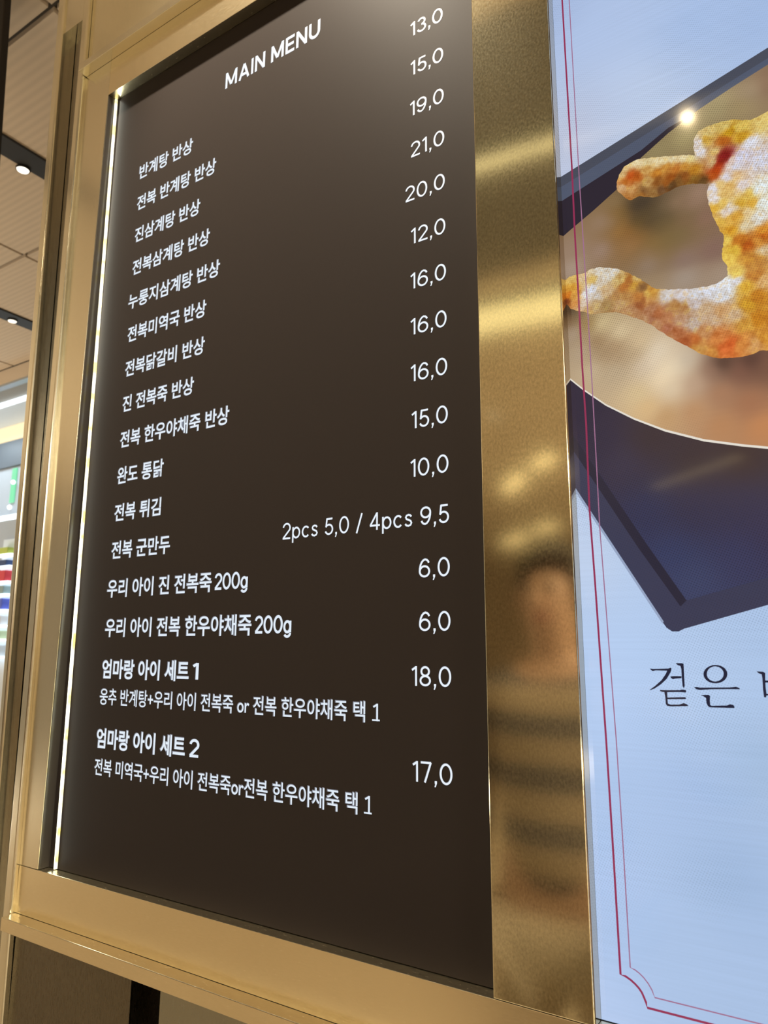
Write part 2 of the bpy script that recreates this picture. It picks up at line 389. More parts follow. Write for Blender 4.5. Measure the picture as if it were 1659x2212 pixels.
C_CHICKEN = [(-1377,5157,228,210,165),(-1191,5104,228,210,165),(-1100,5083,226,208,160),(-944,5025,228,212,168),(-1289,5044,205,160,90),(-1207,4864,140,85,35),(-1069,4854,150,80,25),(-936,4818,140,80,30),(-1482,5020,185,80,25),(-1561,4928,205,165,120),(-1053,4761,95,65,35),(-1262,4732,150,110,60),(-1378,4765,165,110,50),(-1106,4987,200,140,60),(-929,4927,200,140,55),(-1573,3494,185,140,95),(-1313,3257,185,135,95),(-1442,3366,185,140,100),(-1189,3111,175,115,75),(-1066,3012,165,85,45),(-985,2944,190,130,60),(-1554,3824,160,90,30),(-1482,3844,205,170,100),(-1420,3711,120,75,35),(-1379,3637,205,165,80),(-1438,3581,150,80,30),(-1478,3530,150,80,40),(-573,4220,215,165,70),(-460,4331,215,170,60),(-593,4482,222,185,110),(-362,4295,215,165,60),(-1551,5092,215,185,130),(-1471,5201,225,205,150),(-1284,5125,215,195,145),(-1055,5060,220,205,165),(-880,4988,225,205,140),(-1534,4973,190,110,40),(-1412,4982,175,85,25),(-1467,4864,200,150,90),(-1519,4801,180,120,60),(-1299,4883,190,150,90),(-1352,4793,130,90,50),(-1201,4954,190,120,40),(-1018,4936,185,110,40),(-846,4841,190,130,40),(-1118,4813,150,85,30),(-983,4788,125,85,40),(-1169,4741,110,75,45),(-853,4748,130,90,35),(-770,4689,100,70,35),(-780,5135,225,220,225),(-796,5034,220,215,220),(-687,5203,215,190,120),(-556,5226,215,190,110),(-392,5154,215,185,90),(-231,5110,225,200,120),(-498,5148,200,150,30),(-381,5044,205,155,40),(-713,5144,205,160,60),(-547,5063,185,100,30),(-640,4970,215,185,120),(-669,4876,210,180,130),(-547,4905,130,25,25),(-561,4885,130,25,25),(-585,4853,140,30,22),(-609,4825,165,50,20),(-657,4755,190,75,20),(-632,4793,175,60,20),(-681,4723,180,80,25),(-419,4827,215,215,235),(-327,4944,225,225,235),(-266,4713,215,215,230),(-468,4743,215,215,230),(-559,4649,220,215,225),(-476,4643,225,190,140),(-692,4571,220,215,220),(-606,4590,225,190,120),(-547,4542,225,185,110),(-424,4520,225,215,215),(-374,4390,225,190,90),(-291,4419,230,240,245),(-265,4259,230,235,230),(-680,4463,225,215,210),(-622,4390,225,190,100),(-687,4363,220,170,60),(-544,4311,220,210,200),(-589,4276,225,215,215),(-512,4198,215,160,60),(-409,4212,225,200,150),(-316,4129,225,225,220),(-637,4192,215,170,70),(-564,4066,210,150,40),(-441,4073,220,205,170),(-290,3972,220,150,50),(-529,4767,225,210,200),(-494,4831,225,205,195),(-612,3982,225,195,90),(-540,3858,215,175,60),(-492,3942,190,110,30),(-437,3874,180,85,20),(-336,3890,200,130,50),(-292,3949,185,90,20),(-608,3781,225,190,80),(-560,3619,225,195,90),(-430,3725,190,125,35),(-353,3701,185,120,40),(-308,3759,215,190,150),(-405,3548,185,115,35),(-335,3455,215,170,110),(-385,3327,190,120,30),(-567,3523,215,215,225),(-649,3523,220,225,235),(-774,3510,215,220,235),(-699,3415,215,220,230),(-493,3453,215,165,50),(-489,3260,205,150,40),(-524,3080,205,150,60),(-405,3096,195,125,30),(-382,2904,205,140,50),(-946,3484,205,205,210),(-1073,3520,205,200,205),(-1203,3557,200,195,195),(-1039,3386,175,125,75),(-1123,3433,175,125,70),(-951,3411,200,190,190),(-873,3316,200,170,135),(-710,3272,205,160,110),(-594,3193,205,175,140),(-798,3199,200,170,140),(-967,3193,190,170,155),(-891,3077,195,140,90),(-773,2999,200,120,60),(-658,2900,205,95,40),(-742,2872,205,100,45),(-580,2881,205,130,60),(-464,2854,205,150,90),(-826,2844,195,130,60),(-945,2920,200,150,80),(-979,3025,185,100,45),(-1143,3139,175,105,65),(-1090,3275,190,150,120),(-1220,3309,180,120,80),(-1304,3381,165,95,55),(-1390,3455,170,115,80),(-1352,3343,165,110,80),(-1227,3210,170,105,75),(-1407,3562,195,140,80),(-1355,3651,190,130,40),(-1472,3632,180,110,40),(-1604,3775,175,100,30),(-1510,3774,200,150,50),(-1647,3867,205,175,110),(-1737,3974,215,210,200),(-1883,4018,220,215,205),(-1838,3924,215,205,190),(-1936,3952,215,180,100),(-2034,4009,215,190,150),(-2137,4012,215,180,100),(-2167,3910,215,160,60),(-2207,3839,200,110,30),(-2225,3789,110,50,25),(-2124,3734,200,130,60),(-2146,3822,210,150,60),(-1942,3846,215,220,235),(-2020,3787,220,220,225),(-2049,3713,210,190,170),(-1897,3752,200,190,180),(-1797,3777,200,170,130),(-1704,3698,165,115,65),(-1612,3645,180,130,70),(-1902,3646,190,160,115),(-1806,3620,160,125,75),(-1663,3581,185,145,100),(-1527,3492,175,125,85),(-2004,3609,190,150,100)]
C_PLATE = [(-1440,4525,72,60,46),(-1328,4432,72,60,44),(-1337,4652,50,45,42),(-1432,4659,48,42,40),(-1232,4479,82,70,50),(-1144,4421,95,80,55),(-1218,4341,98,80,50),(-1520,4390,150,100,48),(-1584,4522,150,108,55),(-1626,4646,140,105,55),(-1407,4298,135,98,50),(-1298,4182,130,100,52),(-1160,4189,118,98,58),(-1023,4222,115,98,62),(-926,4344,122,102,72),(-1351,4078,140,112,85),(-1529,4232,152,115,75),(-1704,4563,150,122,95),(-1158,4559,120,100,75),(-872,4482,148,118,98),(-1381,2898,230,212,185),(-1306,2684,238,215,178),(-1167,2801,225,208,178),(-1696,3020,175,148,115),(-1556,3013,185,160,125),(-1834,3103,165,138,105),(-2120,4368,150,125,105),(-1802,4597,150,125,105),(-1644,4764,140,115,80),(-1343,4572,85,70,45),(-1420,4464,100,80,40),(-1479,4269,150,105,60),(-1614,4422,160,115,60),(-1151,4318,115,95,60),(-1254,4142,125,100,60),(-973,4309,125,95,70),(-1045,4545,150,120,95),(-822,4568,160,130,110),(-799,4299,140,105,90),(-742,3924,130,100,90),(-1002,3905,135,110,100),(-1358,3964,145,125,110),(-1820,4271,155,130,115),(-684,3607,150,130,115),(-1016,3706,150,135,125),(-2130,4148,165,145,130),(-1455,4667,70,58,45),(-1269,4627,90,72,50),(-1554,4621,125,95,50),(-1185,5195,150,135,95),(-906,5243,165,150,105),(-579,5478,165,150,110),(-280,5500,150,130,105),(-118,5529,130,100,80),(-373,5384,160,140,100),(-2209,3567,130,100,70),(-2194,3661,50,35,25),(-2166,3394,170,150,130),(-2076,3159,180,160,135),(-2011,3462,155,125,75),(-1865,3424,215,195,150),(-1681,3273,225,205,165),(-1736,3132,170,140,105),(-1924,3229,155,125,90),(-1503,3127,215,190,150),(-1331,2986,225,210,185),(-1079,2830,190,175,155),(-1256,2772,240,220,185),(-1473,2869,210,190,165),(-1751,2879,190,170,140),(-1989,2931,195,175,145),(-1536,2584,215,190,145),(-1226,2571,215,195,165),(-1457,2421,215,180,130),(-1012,2575,185,155,130),(-838,2681,150,115,95),(-601,2629,125,85,70),(-372,2625,115,80,65),(-776,2434,165,120,90),(-550,2298,160,110,80),(-456,2057,190,130,85),(-801,2116,180,130,90),(-1033,2296,185,140,100),(-1289,2294,190,150,105),(-753,2733,60,40,35),(-516,2703,75,50,45)]
C_FLOOR = [(-2104,2593,45,40,60),(-1933,2160,50,45,65),(-1715,1883,60,55,75),(-1478,2087,60,48,50),(-1070,1792,60,48,50),(-671,1780,62,47,45),(-1103,1343,55,52,75),(-1523,1387,52,55,85),(-1340,918,58,65,100),(-1151,688,65,72,105),(-745,877,60,62,95),(-508,1070,60,55,80),(-710,1303,55,52,75)]
C_BACK = [(-2139,7522,165,185,222),(-1669,7072,175,195,230),(-720,6556,165,190,230),(-1231,5950,195,210,235),(-2108,5757,195,200,220),(-50,6301,160,185,225),(-2184,975,195,210,235),(-1622,-164,180,205,240),(-1893,-386,185,208,245),(-1288,-1168,165,190,230),(-973,-1883,150,178,215),(-683,-921,160,185,215),(-2074,-2059,180,205,245),(-1578,-2544,165,190,225),(-2213,-3057,185,205,240),(-1413,-2871,170,195,230),(-1056,-2892,165,190,225),(-597,52,170,195,230),(-1228,-363,190,213,245)]
def tm(pts):
    return [(a[0] * 1e-4, a[1] * 1e-4 + EYE) for a in pts]

def flat_poly(name, polys, y, mat, parent):
    bm = bmesh.new()
    for P in polys:
        bm.faces.new([bm.verts.new((x, y, z)) for x, z in P])
    for f in bm.faces:
        if f.normal.y > 0:
            f.normal_flip()
    bm.faces.ensure_lookup_table()
    bm.normal_update()
    bad = [f for f in bm.faces if f.normal.y > 0]
    if bad:
        bmesh.ops.reverse_faces(bm, faces=bad)
    me = bpy.data.meshes.new(name)
    bm.to_mesh(me)
    bm.free()
    return put(name, me, mat, parent)

def inside(px, pz, poly):
    r = np.zeros(len(px), bool)
    n = len(poly)
    for i in range(n):
        x0, z0 = poly[i]
        x1, z1 = poly[(i + 1) % n]
        if z0 == z1:
            continue
        c = ((z0 > pz) != (z1 > pz)) & (px < (x1 - x0) * (pz - z0) / (z1 - z0) + x0)
        r ^= c
    return r

def idw(P, ctl, power, eps):
    K = np.array(ctl, float)
    X = K[:, :2] * 1e-4
    X[:, 1] += EYE
    col = K[:, 2:] / 255.0
    out = np.zeros((len(P), 3))
    for i in range(0, len(P), 4000):
        d2 = ((P[i:i + 4000, None, :] - X[None]) ** 2).sum(2) + eps * eps
        wt = d2 ** (-power / 2)
        out[i:i + 4000] = (wt @ col) / wt.sum(1)[:, None]
    return out

def picture(name, poly, y, step, ctl, mat, parent, power=3.0, eps=0.01, warp=None, crust=0.0, rough=0.0):
    """a piece of the shown photograph: fine mesh with its colours stored per vertex"""
    poly = [Vector(p) for p in poly]
    if rough:
        fine = []
        for i, p in enumerate(poly):
            q = poly[(i + 1) % len(poly)]
            n = max(1, int((q - p).length / 0.0022)) if (q - p).length < 0.03 else 1
            for k in range(n):
                r = p.lerp(q, k / n)
                v = noise.noise_vector(Vector((r.x * 260, r.y * 260, 5.5)))
                fine.append(Vector((r.x + v[0] * rough, r.y + v[1] * rough)))
        poly = fine
    xs = [p.x for p in poly]
    zs = [p.y for p in poly]
    gx, gz = np.meshgrid(np.arange(min(xs), max(xs), step), np.arange(min(zs), max(zs), step))
    gx[1::2] += step / 2
    gx, gz = gx.ravel(), gz.ravel()
    k = inside(gx, gz, [(p.x, p.y) for p in poly])
    pts = poly + [Vector((a, b)) for a, b in zip(gx[k], gz[k])]
    n = len(poly)
    vs_, es_, fs_, *_ = delaunay_2d_cdt(pts, [], [list(range(n))], 1, 1e-6)
    me = bpy.data.meshes.new(name)
    me.from_pydata([(v.x, y, v.y) for v in vs_], [], fs_)
    me.update()
    if me.polygons[0].normal.y > 0:
        me.flip_normals()
    P = np.array([(v.x, v.y) for v in vs_])
    Q = P.copy()
    if warp:
        for sc, amp in warp:
            for i, (a, b) in enumerate(P):
                w3 = noise.noise_vector(Vector((a * sc, b * sc, sc * 0.37)))
                Q[i, 0] += amp * w3[0]
                Q[i, 1] += amp * w3[1]
    col = idw(Q, ctl, power, eps)
    if crust:
        f = np.array([noise.fractal(Vector((a * 160, b * 160, 3.1)), 0.8, 2.0, 3) for a, b in P])
        g = np.array([noise.fractal(Vector((a * 420, b * 420, 9.1)), 0.8, 2.0, 2) for a, b in P])
        s = np.clip(1 + crust * f + crust * 0.7 * g, 0.4, 1.35)[:, None]
        gold = np.array([0.80, 0.56, 0.20])
        t = np.clip((f - 0.20) * 1.2, 0, 0.35)[:, None]
        col = col * (1 - t) + np.minimum(col, gold) * t
        col = np.clip(col * s ** np.array([0.5, 0.9, 1.5]), 0, 1)
    c = np.where(col <= 0.04045, col / 12.92, ((col + 0.055) / 1.055) ** 2.4)
    at = me.color_attributes.new('picture', 'FLOAT_COLOR', 'POINT')
    at.data.foreach_set('color', np.hstack([c, np.ones((len(c), 1))]).astype(np.float32).ravel())
    return put(name, me, mat, parent)

def ribbon(pts, w):
    """closed outline of a line of width w along pts"""
    L, R = [], []
    for i, p in enumerate(pts):
        a = Vector(pts[max(i - 1, 0)])
        b = Vector(pts[min(i + 1, len(pts) - 1)])
        t = (b - a).normalized()
        nn = Vector((-t.y, t.x)) * w / 2
        L.append((p[0] + nn.x, p[1] + nn.y))
        R.append((p[0] - nn.x, p[1] - nn.y))
    return [[L[i], L[i + 1], R[i + 1], R[i]] for i in range(len(pts) - 1)]

# ------------------------------------------------------------------ the hall: floor, ceilings, far walls
Z = lambda z: z + EYE
structure(box('floor', -14, 6, -14, 8, -0.1, 0.0, M_FLOOR))
CZ = Z(1.9)
# ceiling of the concourse left of the sign, laid in square panels with dark joints
bm = bmesh.new()
xs = [-9.5, -8.8, -8.1, -7.4, -6.7, -6.0, -5.3, -4.6, -3.9, -3.215, -2.53, -1.83, -1.13, -0.4, 0.3, 1.0, 1.7]
ys = [-1.02, -0.46, 0.29, 1.037, 1.8]
for i in range(len(xs) - 1):
    for j in range(len(ys) - 1):
        if xs[i] > -1.2 and ys[j] > 0.2:
            continue
        bm_box(bm, xs[i] + 0.009, xs[i + 1] - 0.009, ys[j] + 0.009, ys[j + 1] - 0.009, CZ, CZ + 0.02)
ceil_p = finish(bm, 'ceiling', M_TILE)
structure(ceil_p)
structure(box('ceiling_backing', -9.6, 1.8, -1.02, 1.85, CZ + 0.02, CZ + 0.05, M_SEAM))
M_VOID = simple('dark_ceiling_void', (0.165, 0.15, 0.125), 0.7)
structure(box('ceiling_void', -1.75, 3, -2.45, -1.03, CZ, CZ + 0.05, M_VOID))
structure(box('ceiling_rear', -10, 6, -14, -2.45, CZ, CZ + 0.05, M_CEIL))
structure(box('ceiling_side', -10, -1.75, -2.45, -1.03, CZ, CZ + 0.05, M_CEIL))
structure(box('wall_rear', -14, 6, -14.1, -14, 0, CZ, M_WALL))
structure(box('wall_reflector', -9.1, -9.0, -14, 0.6, 0, CZ, simple('cool_grey_reflector', (0.52, 0.52, 0.52), 0.7, var=0.05, scale=1.5)))  # added unseen wall, greys the reflections in the left trims
structure(box('wall_right', 6, 6.1, -14, 0.3, 0, CZ, M_WALL))

# ------------------------------------------------------------------ sign wall: body and brass cladding
structure(box('wall_front', -1.14, 2.2, 0.06, 0.36, 0.0, CZ, M_DARK))
lx = lambda z: -1.1155 - 0.020 * (z + 0.4)          # left trim runs slightly out of plumb
la = lambda z: -1.136 - 0.0186 * (z + 0.4)
oa = lambda z: -1.190 - 0.0395 * (z + 0.4)
ob = lambda z: oa(z) + 0.014 + 0.004 * (z + 0.4)
def lean_box(name, f0, f1, z0, z1, y0, y1, mat, parent=None, bevel=0.0):
    return box(name, f0(z0), f1(z0), y0, y1, Z(z0), Z(z1), mat, parent, bevel, lean=(f0(z1), f1(z1)))
bm = bmesh.new()
bm_box(bm, lx(1.1145) + 0.001, 0.48, 0.001, 0.06, Z(1.1155), CZ, lean=(lx(1.9), 0.48))
structure(finish(bm, 'wall_upper', M_CLAD))
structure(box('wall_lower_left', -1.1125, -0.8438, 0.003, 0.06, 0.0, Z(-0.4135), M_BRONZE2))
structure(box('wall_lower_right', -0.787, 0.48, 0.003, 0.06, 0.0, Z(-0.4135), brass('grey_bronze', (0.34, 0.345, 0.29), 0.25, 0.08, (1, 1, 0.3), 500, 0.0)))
# recessed channel left of the sign: two sheets with a joint between them
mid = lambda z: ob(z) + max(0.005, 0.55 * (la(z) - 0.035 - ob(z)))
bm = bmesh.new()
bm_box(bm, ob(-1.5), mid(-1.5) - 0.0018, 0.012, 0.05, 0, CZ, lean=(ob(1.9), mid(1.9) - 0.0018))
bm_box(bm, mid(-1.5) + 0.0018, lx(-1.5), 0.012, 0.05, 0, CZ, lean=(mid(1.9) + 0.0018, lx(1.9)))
structure(finish(bm, 'wall_left', M_CHANNEL))
bm = bmesh.new()
bm_box(bm, ob(-1.5), lx(-1.5), 0.051, 0.06, 0, CZ, lean=(ob(1.9), lx(1.9)))
structure(finish(bm, 'wall_left_backing', M_BLACK))
bm = bmesh.new()
bm_box(bm, ob(1.245), la(1.245), -0.003, 0.012, Z(1.245), CZ, lean=(ob(1.9), la(1.9)))
structure(finish(bm, 'trim_5', M_TRIM))
bm = bmesh.new()
bm_box(bm, oa(-1.5), ob(-1.5), -0.008, 0.30, 0, CZ, lean=(oa(1.9), ob(1.9)))
structure(finish(bm, 'trim_1', M_TRIM, bevel=0.0035, seg=3))
bm = bmesh.new()
bm_box(bm, la(-1.5), lx(-1.5), -0.008, 0.05, 0, CZ, lean=(la(1.9), lx(1.9)))
structure(finish(bm, 'trim_2', M_TRIM, bevel=0.0035, seg=3))
structure(box('trim_3', lx(1.1) + 0.001, 0.48, -0.018, 0.0005, Z(1.0998), Z(1.1148), M_TRIM, bevel=0.0008))
structure(box('trim_4', lx(-0.4) + 0.001, 0.48, -0.022, 0.0005, Z(-0.4125), Z(-0.3938), M_RAIL, bevel=0.0008))

# ------------------------------------------------------------------ the brass frame round both displays
fr = empty('sign_frame', (-0.3, 0.0, Z(-0.394)), 'champagne brass frame around the dark menu board and the bright food screen', 'frame')
fz = lambda o: (setattr(o, 'matrix_parent_inverse', Matrix.Translation(-fr.location)), o)[1]
FB = 0.05
fz(box('bottom_rail', lx(-0.36), 0.48, 0.0, FB, Z(-0.3935), Z(-0.3262), M_RAIL, fr, 0.0004))
fz(box('top_rail', -1.0680, 0.48, 0.0, FB, Z(1.0245), Z(1.0995), M_RAIL, fr, 0.0004))
bm = bmesh.new()
bm_box(bm, lx(-0.325), -1.0685, 0.0, FB, Z(-0.3255), Z(1.0995), lean=(lx(1.1), -1.0685))
fz(finish(bm, 'stile', M_STILEL, fr, 0.0004))
fz(box('stile', -0.3212, -0.2237, 0.0, FB, Z(-0.3255), Z(1.0240), M_STILE, fr, 0.0009))
fz(box('stile', 0.375, 0.48, 0.0, FB, Z(-0.3255), Z(1.0240), M_STILE, fr, 0.0009))
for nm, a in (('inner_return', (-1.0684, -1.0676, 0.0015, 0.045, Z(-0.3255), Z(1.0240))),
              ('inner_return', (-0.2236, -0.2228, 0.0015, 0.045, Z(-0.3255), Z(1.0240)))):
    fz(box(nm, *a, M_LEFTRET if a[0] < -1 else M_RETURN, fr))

# ------------------------------------------------------------------ menu board
PY = 0.018
mb = empty('menu_board', (-0.69, PY, Z(-0.324)), 'dark brown lit menu board with white Korean dish names and prices', 'menu board')
def under(o, root):
    o.matrix_parent_inverse = Matrix.Translation(-root.location)
    return o
under(box('panel', -1.0676, -0.3215, PY, PY + 0.02, Z(-0.3255), Z(1.0240), M_PANEL, mb, 0.0006), mb)
M_LED = led_mat()
bm = bmesh.new()
bm_box(bm, -1.0482, -1.0462, PY - 0.0048, PY - 0.0002, Z(-0.3250), Z(1.0235), lean=(-1.0662, -1.0642))
under(finish(bm, 'light_strip', M_LED, mb), mb)
bm = bmesh.new()
bm_box(bm, -1.0461, -1.0457, PY - 0.0044, PY - 0.0002, Z(-0.3250), Z(1.0235), lean=(-1.0641, -1.0637))
under(finish(bm, 'strip_lens', M_LED, mb), mb)
ld = bpy.data.lights.new('strip_glow', 'AREA')
ld.shape = 'RECTANGLE'
ld.size = 1.34
ld.size_y = 0.010
ld.energy = 0.42
ld.color = (0.95, 1.0, 0.86)
lo = bpy.data.objects.new('strip_glow', ld)
C.objects.link(lo)
zx = Vector((1.0, 0.35, 0.0)).normalized()                  # shines across the panel
ax = Vector((-0.0135, 0.0, 1.0)).normalized()               # along the strip
ay = (-zx).cross(ax).normalized()
ax = ay.cross(-zx).normalized()
lo.matrix_world = Matrix(((ax.x, ay.x, -zx.x, -1.0546), (ax.y, ay.y, -zx.y, PY - 0.006), (ax.z, ay.z, -zx.z, Z(0.349)), (0, 0, 0, 1)))
M_CASE = brass('strip_cover_brass', (0.30, 0.24, 0.16), 0.25, 0.05)
bm = bmesh.new()
bm_box(bm, -1.0500, -1.0485, PY - 0.0036, PY - 0.0002, Z(-0.3250), Z(1.0235), lean=(-1.0674, -1.0665))
under(finish(bm, 'strip_cover', M_CASE, mb), mb)

M_WHITE = emission('lit_white_letter', rgb(222, 234, 246), 1.0)
M_PRICE = emission('lit_white_price', rgb(232, 241, 250), 1.0)
M_SHADE = emission('letter_shade_grey', rgb(140, 146, 162), 0.8)  # grey of the dimmer recess wall, drawn as a flat copy under each letter
M_PSHADE = emission('price_shade_grey', rgb(150, 160, 176), 0.8)

def text_mesh(body, offset):
    cu = bpy.data.curves.new('line', 'FONT')
    cu.body = body
    cu.offset = offset
    cu.resolution_u = 6
    o = bpy.data.objects.new('line', cu)
    C.objects.link(o)
    dg = bpy.context.evaluated_depsgraph_get()
    me = bpy.data.meshes.new_from_object(o.evaluated_get(dg))
    bpy.data.objects.remove(o)
    bpy.data.curves.remove(cu)
    me.materials.clear()
    return me

def co(me):
    a = np.zeros(len(me.vertices) * 3)
    me.vertices.foreach_get('co', a)
    return a.reshape(-1, 3)

def arc(cx, cy, rx, ry, a0, a1, n=26):
    return [(cx + rx * math.cos(math.radians(a0 + (a1 - a0) * k / n)), cy + ry * math.sin(math.radians(a0 + (a1 - a0) * k / n))) for k in range(n + 1)]

SIX = [(.045, .33), (.055, .48), (.095, .66), (.17, .81), (.27, .915), (.375, .954), (.48, .925), (.56, .85), (.60, .765)]
turn = lambda P: [(.67 - x, 1 - y) for x, y in P]
# centre lines of the Latin characters, cap height = 1: width, list of strokes, list of solid shapes
LATIN = {
    '0': (.70, [arc(.35, .5, .302, .456, 0, 360, 44)], []),
    '1': (.31, [[(.258, 0), (.258, 1.0)], [(.015, .800), (.250, .948)]], []),
    '2': (.63, [arc(.325, .69, .270, .264, 172, -28) + [(.06, .06)], [(.02, .046), (.63, .046)]], []),
    '3': (.62, [arc(.31, .74, .232, .215, 158, -90), arc(.31, .285, .272, .240, 90, -165)], []),
    '4': (.70, [[(.50, .97), (.045, .27)], [(.02, .262), (.70, .262)], [(.505, 1.0), (.505, 0)]], []),
    '5': (.62, [[(.57, .954), (.135, .954)], [(.165, .99), (.105, .47)], arc(.315, .325, .270, .280, 150, -158)], []),
    '6': (.67, [arc(.335, .318, .288, .272, 0, 360, 36), SIX], []),
    '7': (.62, [[(.0, .954), (.60, .954)], [(.585, .98), (.235, 0)]], []),
    '8': (.66, [arc(.33, .738, .225, .216, 0, 360, 36), arc(.33, .275, .280, .230, 0, 360, 36)], []),
    '9': (.67, [turn(arc(.335, .318, .288, .272, 0, 360, 36)), turn(SIX)], []),
    ',': (.14, [], [[(.015, .125), (.14, .125), (.14, .02), (.065, -.165), (.0, -.165), (.045, 0), (.015, 0)]]),
    '/': (.42, [[(.03, -.08), (.40, 1.06)]], []),
    'p': (.60, [[(.046, -.26), (.046, .70)], arc(.31, .345, .258, .305, 0, 360, 36)], []),
    'c': (.56, [arc(.305, .345, .262, .305, 42, 318)], []),
    's': (.50, [[(.445, .545), (.37, .625), (.255, .652), (.135, .615), (.085, .525), (.135, .425), (.26, .37), (.395, .31), (.452, .195), (.395, .085), (.26, .04), (.125, .07), (.048, .16)]], []),
    'g': (.575, [arc(.285, .345, .238, .305, 0, 360, 36), [(.525, .69), (.525, .02)], arc(.285, .0, .240, .215, 0, -152, 14)], []),
    ' ': (.20, [], []),
    'M': (1.0, [[(.08, 0), (.08, 1)], [(.92, 0), (.92, 1)], [(.09, .96), (.50, .14)], [(.91, .96), (.50, .14)]], []),
    'A': (.92, [[(.08, 0), (.46, .95)], [(.84, 0), (.46, .95)], [(.22, .30), (.70, .30)]], []),
    'I': (.16, [[(.08, 0), (.08, 1)]], []),
    'N': (.82, [[(.08, 0), (.08, 1)], [(.74, 0), (.74, 1)], [(.10, .94), (.72, .06)]], []),
    'E': (.68, [[(.08, 0), (.08, 1)], [(.08, .925), (.68, .925)], [(.08, .51), (.63, .51)], [(.08, .075), (.68, .075)]], []),
    'U': (.82, [[(.08, 1), (.08, .40)] + arc(.41, .39, .33, .32, 180, 360, 20) + [(.74, 1)]], []),
}

def latin_polys(body, stroke, gap=0.165):
    """solid pieces of a line of Latin characters, and its length"""
    polys, x = [], 0.0
    for ch in body:
        wd, lines, solid = LATIN[ch]
        for L in lines:
            closed = len(L) > 20 and abs(L[0][0] - L[-1][0]) + abs(L[0][1] - L[-1][1]) < 1e-6
            P = [(px + x, py) for px, py in L]
            R = ribbon(P, stroke)
            if closed:
                R[0][0] = R[-1][1] = ((R[0][0][0] + R[-1][1][0]) / 2, (R[0][0][1] + R[-1][1][1]) / 2)
                R[0][3] = R[-1][2] = ((R[0][3][0] + R[-1][2][0]) / 2, (R[0][3][1] + R[-1][2][1]) / 2)
            polys += R
        polys += [[(px + x, py) for px, py in S] for S in solid]
        x += wd + gap
    return polys, x - gap

def latin_line(name, body, x0, x1, base, cap, mat, edge, root, stroke=0.096, rim=0.035, shift=(0.0002, -0.0001), gap=0.165, parent=None):
    polys, wd = latin_polys(body, stroke, gap)
    big, _ = latin_polys(body, stroke + rim, gap)
    if x0 is None:
        x0 = x1 - wd * cap
    sx = (x1 - x0) / wd
    put_ = lambda P, dx, dz: [[(x0 + px * sx + dx, Z(base) + pz * cap + dz) for px, pz in q] for q in P]
    o = flat_poly(name, put_(polys, *shift), PY - 0.00025, mat, parent or root)
    if parent is None:
        under(o, root)
    flat_poly('letter_shade', put_(big, 0, 0), PY - 0.00012, edge, parent or o)
    return o

def line_of_text(name, body, x0, x1, base, em, mat, edge, root, weight=0.012, rim=0.020, shift=(0.0009, -0.0003)):
    """Korean letters set on the panel: bright face over a flat grey copy painted as its dimmer recessed side"""
    me = text_mesh(body, weight)
    c = co(me)
    lo, hi = c[:, 0].min(), c[:, 0].max()
    sx = (x1 - x0) / (hi - lo)
    def layer(me, y, dx, dz):
        c = co(me)
        d = np.zeros_like(c)
        d[:, 0] = x0 + (c[:, 0] - lo) * sx + dx
        d[:, 1] = y
        d[:, 2] = Z(base) + c[:, 1] * em + dz
        me.vertices.foreach_set('co', d.ravel())
        me.update()
        if me.polygons[0].normal.y > 0:
            me.flip_normals()
    layer(me, PY - 0.00025, shift[0], shift[1])
    o = under(put(name, me, mat, root), root)
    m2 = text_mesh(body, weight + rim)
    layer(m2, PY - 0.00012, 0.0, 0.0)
    put('letter_shade', m2, edge, o)
    return o, sx / em

dishes = [
    ('반계탕 반상', -0.9820, -0.8465, 0.8255), ('전복 반계탕 반상', -0.9815, -0.7878, 0.7634),
    ('진삼계탕 반상', -0.9805, -0.8195, 0.7010), ('전복삼계탕 반상', -0.9800, -0.7930, 0.6385),
    ('누룽지삼계탕 반상', -0.9836, -0.7665, 0.5758), ('전복미역국 반상', -0.9788, -0.7918, 0.5146),
    ('전복닭갈비 반상', -0.9780, -0.7906, 0.4527), ('진 전복죽 반상', -0.9775, -0.8095, 0.3908),
    ('전복 한우야채죽 반상', -0.9765, -0.7307, 0.3291), ('완도 통닭', -0.9766, -0.8664, 0.2680),
    ('전복 튀김', -0.9765, -0.8665, 0.2066), ('전복 군만두', -0.9765, -0.8404, 0.1459),
    ('우리 아이 진 전복죽', -0.9794, -0.7492, 0.0850), ('우리 아이 전복 한우야채죽', -0.9770, -0.6703, 0.0240)]
for s, a, b, z in dishes:
    o, r = line_of_text('dish_name', s, a, b, z, 0.0305, M_WHITE, M_SHADE, mb)
    if z < 0.1:
        latin_line('weight', '200g', b + 0.0070, b + 0.0688, z, 0.0222, M_WHITE, M_SHADE, mb, stroke=0.145, shift=(0.0005, -0.0001), gap=0.12, parent=o)
for s, a, b, z, dig, da, db in (('엄마랑 아이 세트', -0.9763, -0.7848, -0.0385, '1', -0.7766, -0.7662),
                                ('엄마랑 아이 세트', -0.9768, -0.7840, -0.1408, '2', -0.7746, -0.7572)):
    o, r = line_of_text('set_name', s, a, b, z, 0.0305, M_WHITE, M_SHADE, mb, weight=0.020)
    latin_line('digit', dig, da, db, z, 0.0225, M_WHITE, M_SHADE, mb, stroke=0.15, shift=(0.0005, -0.0001), parent=o)
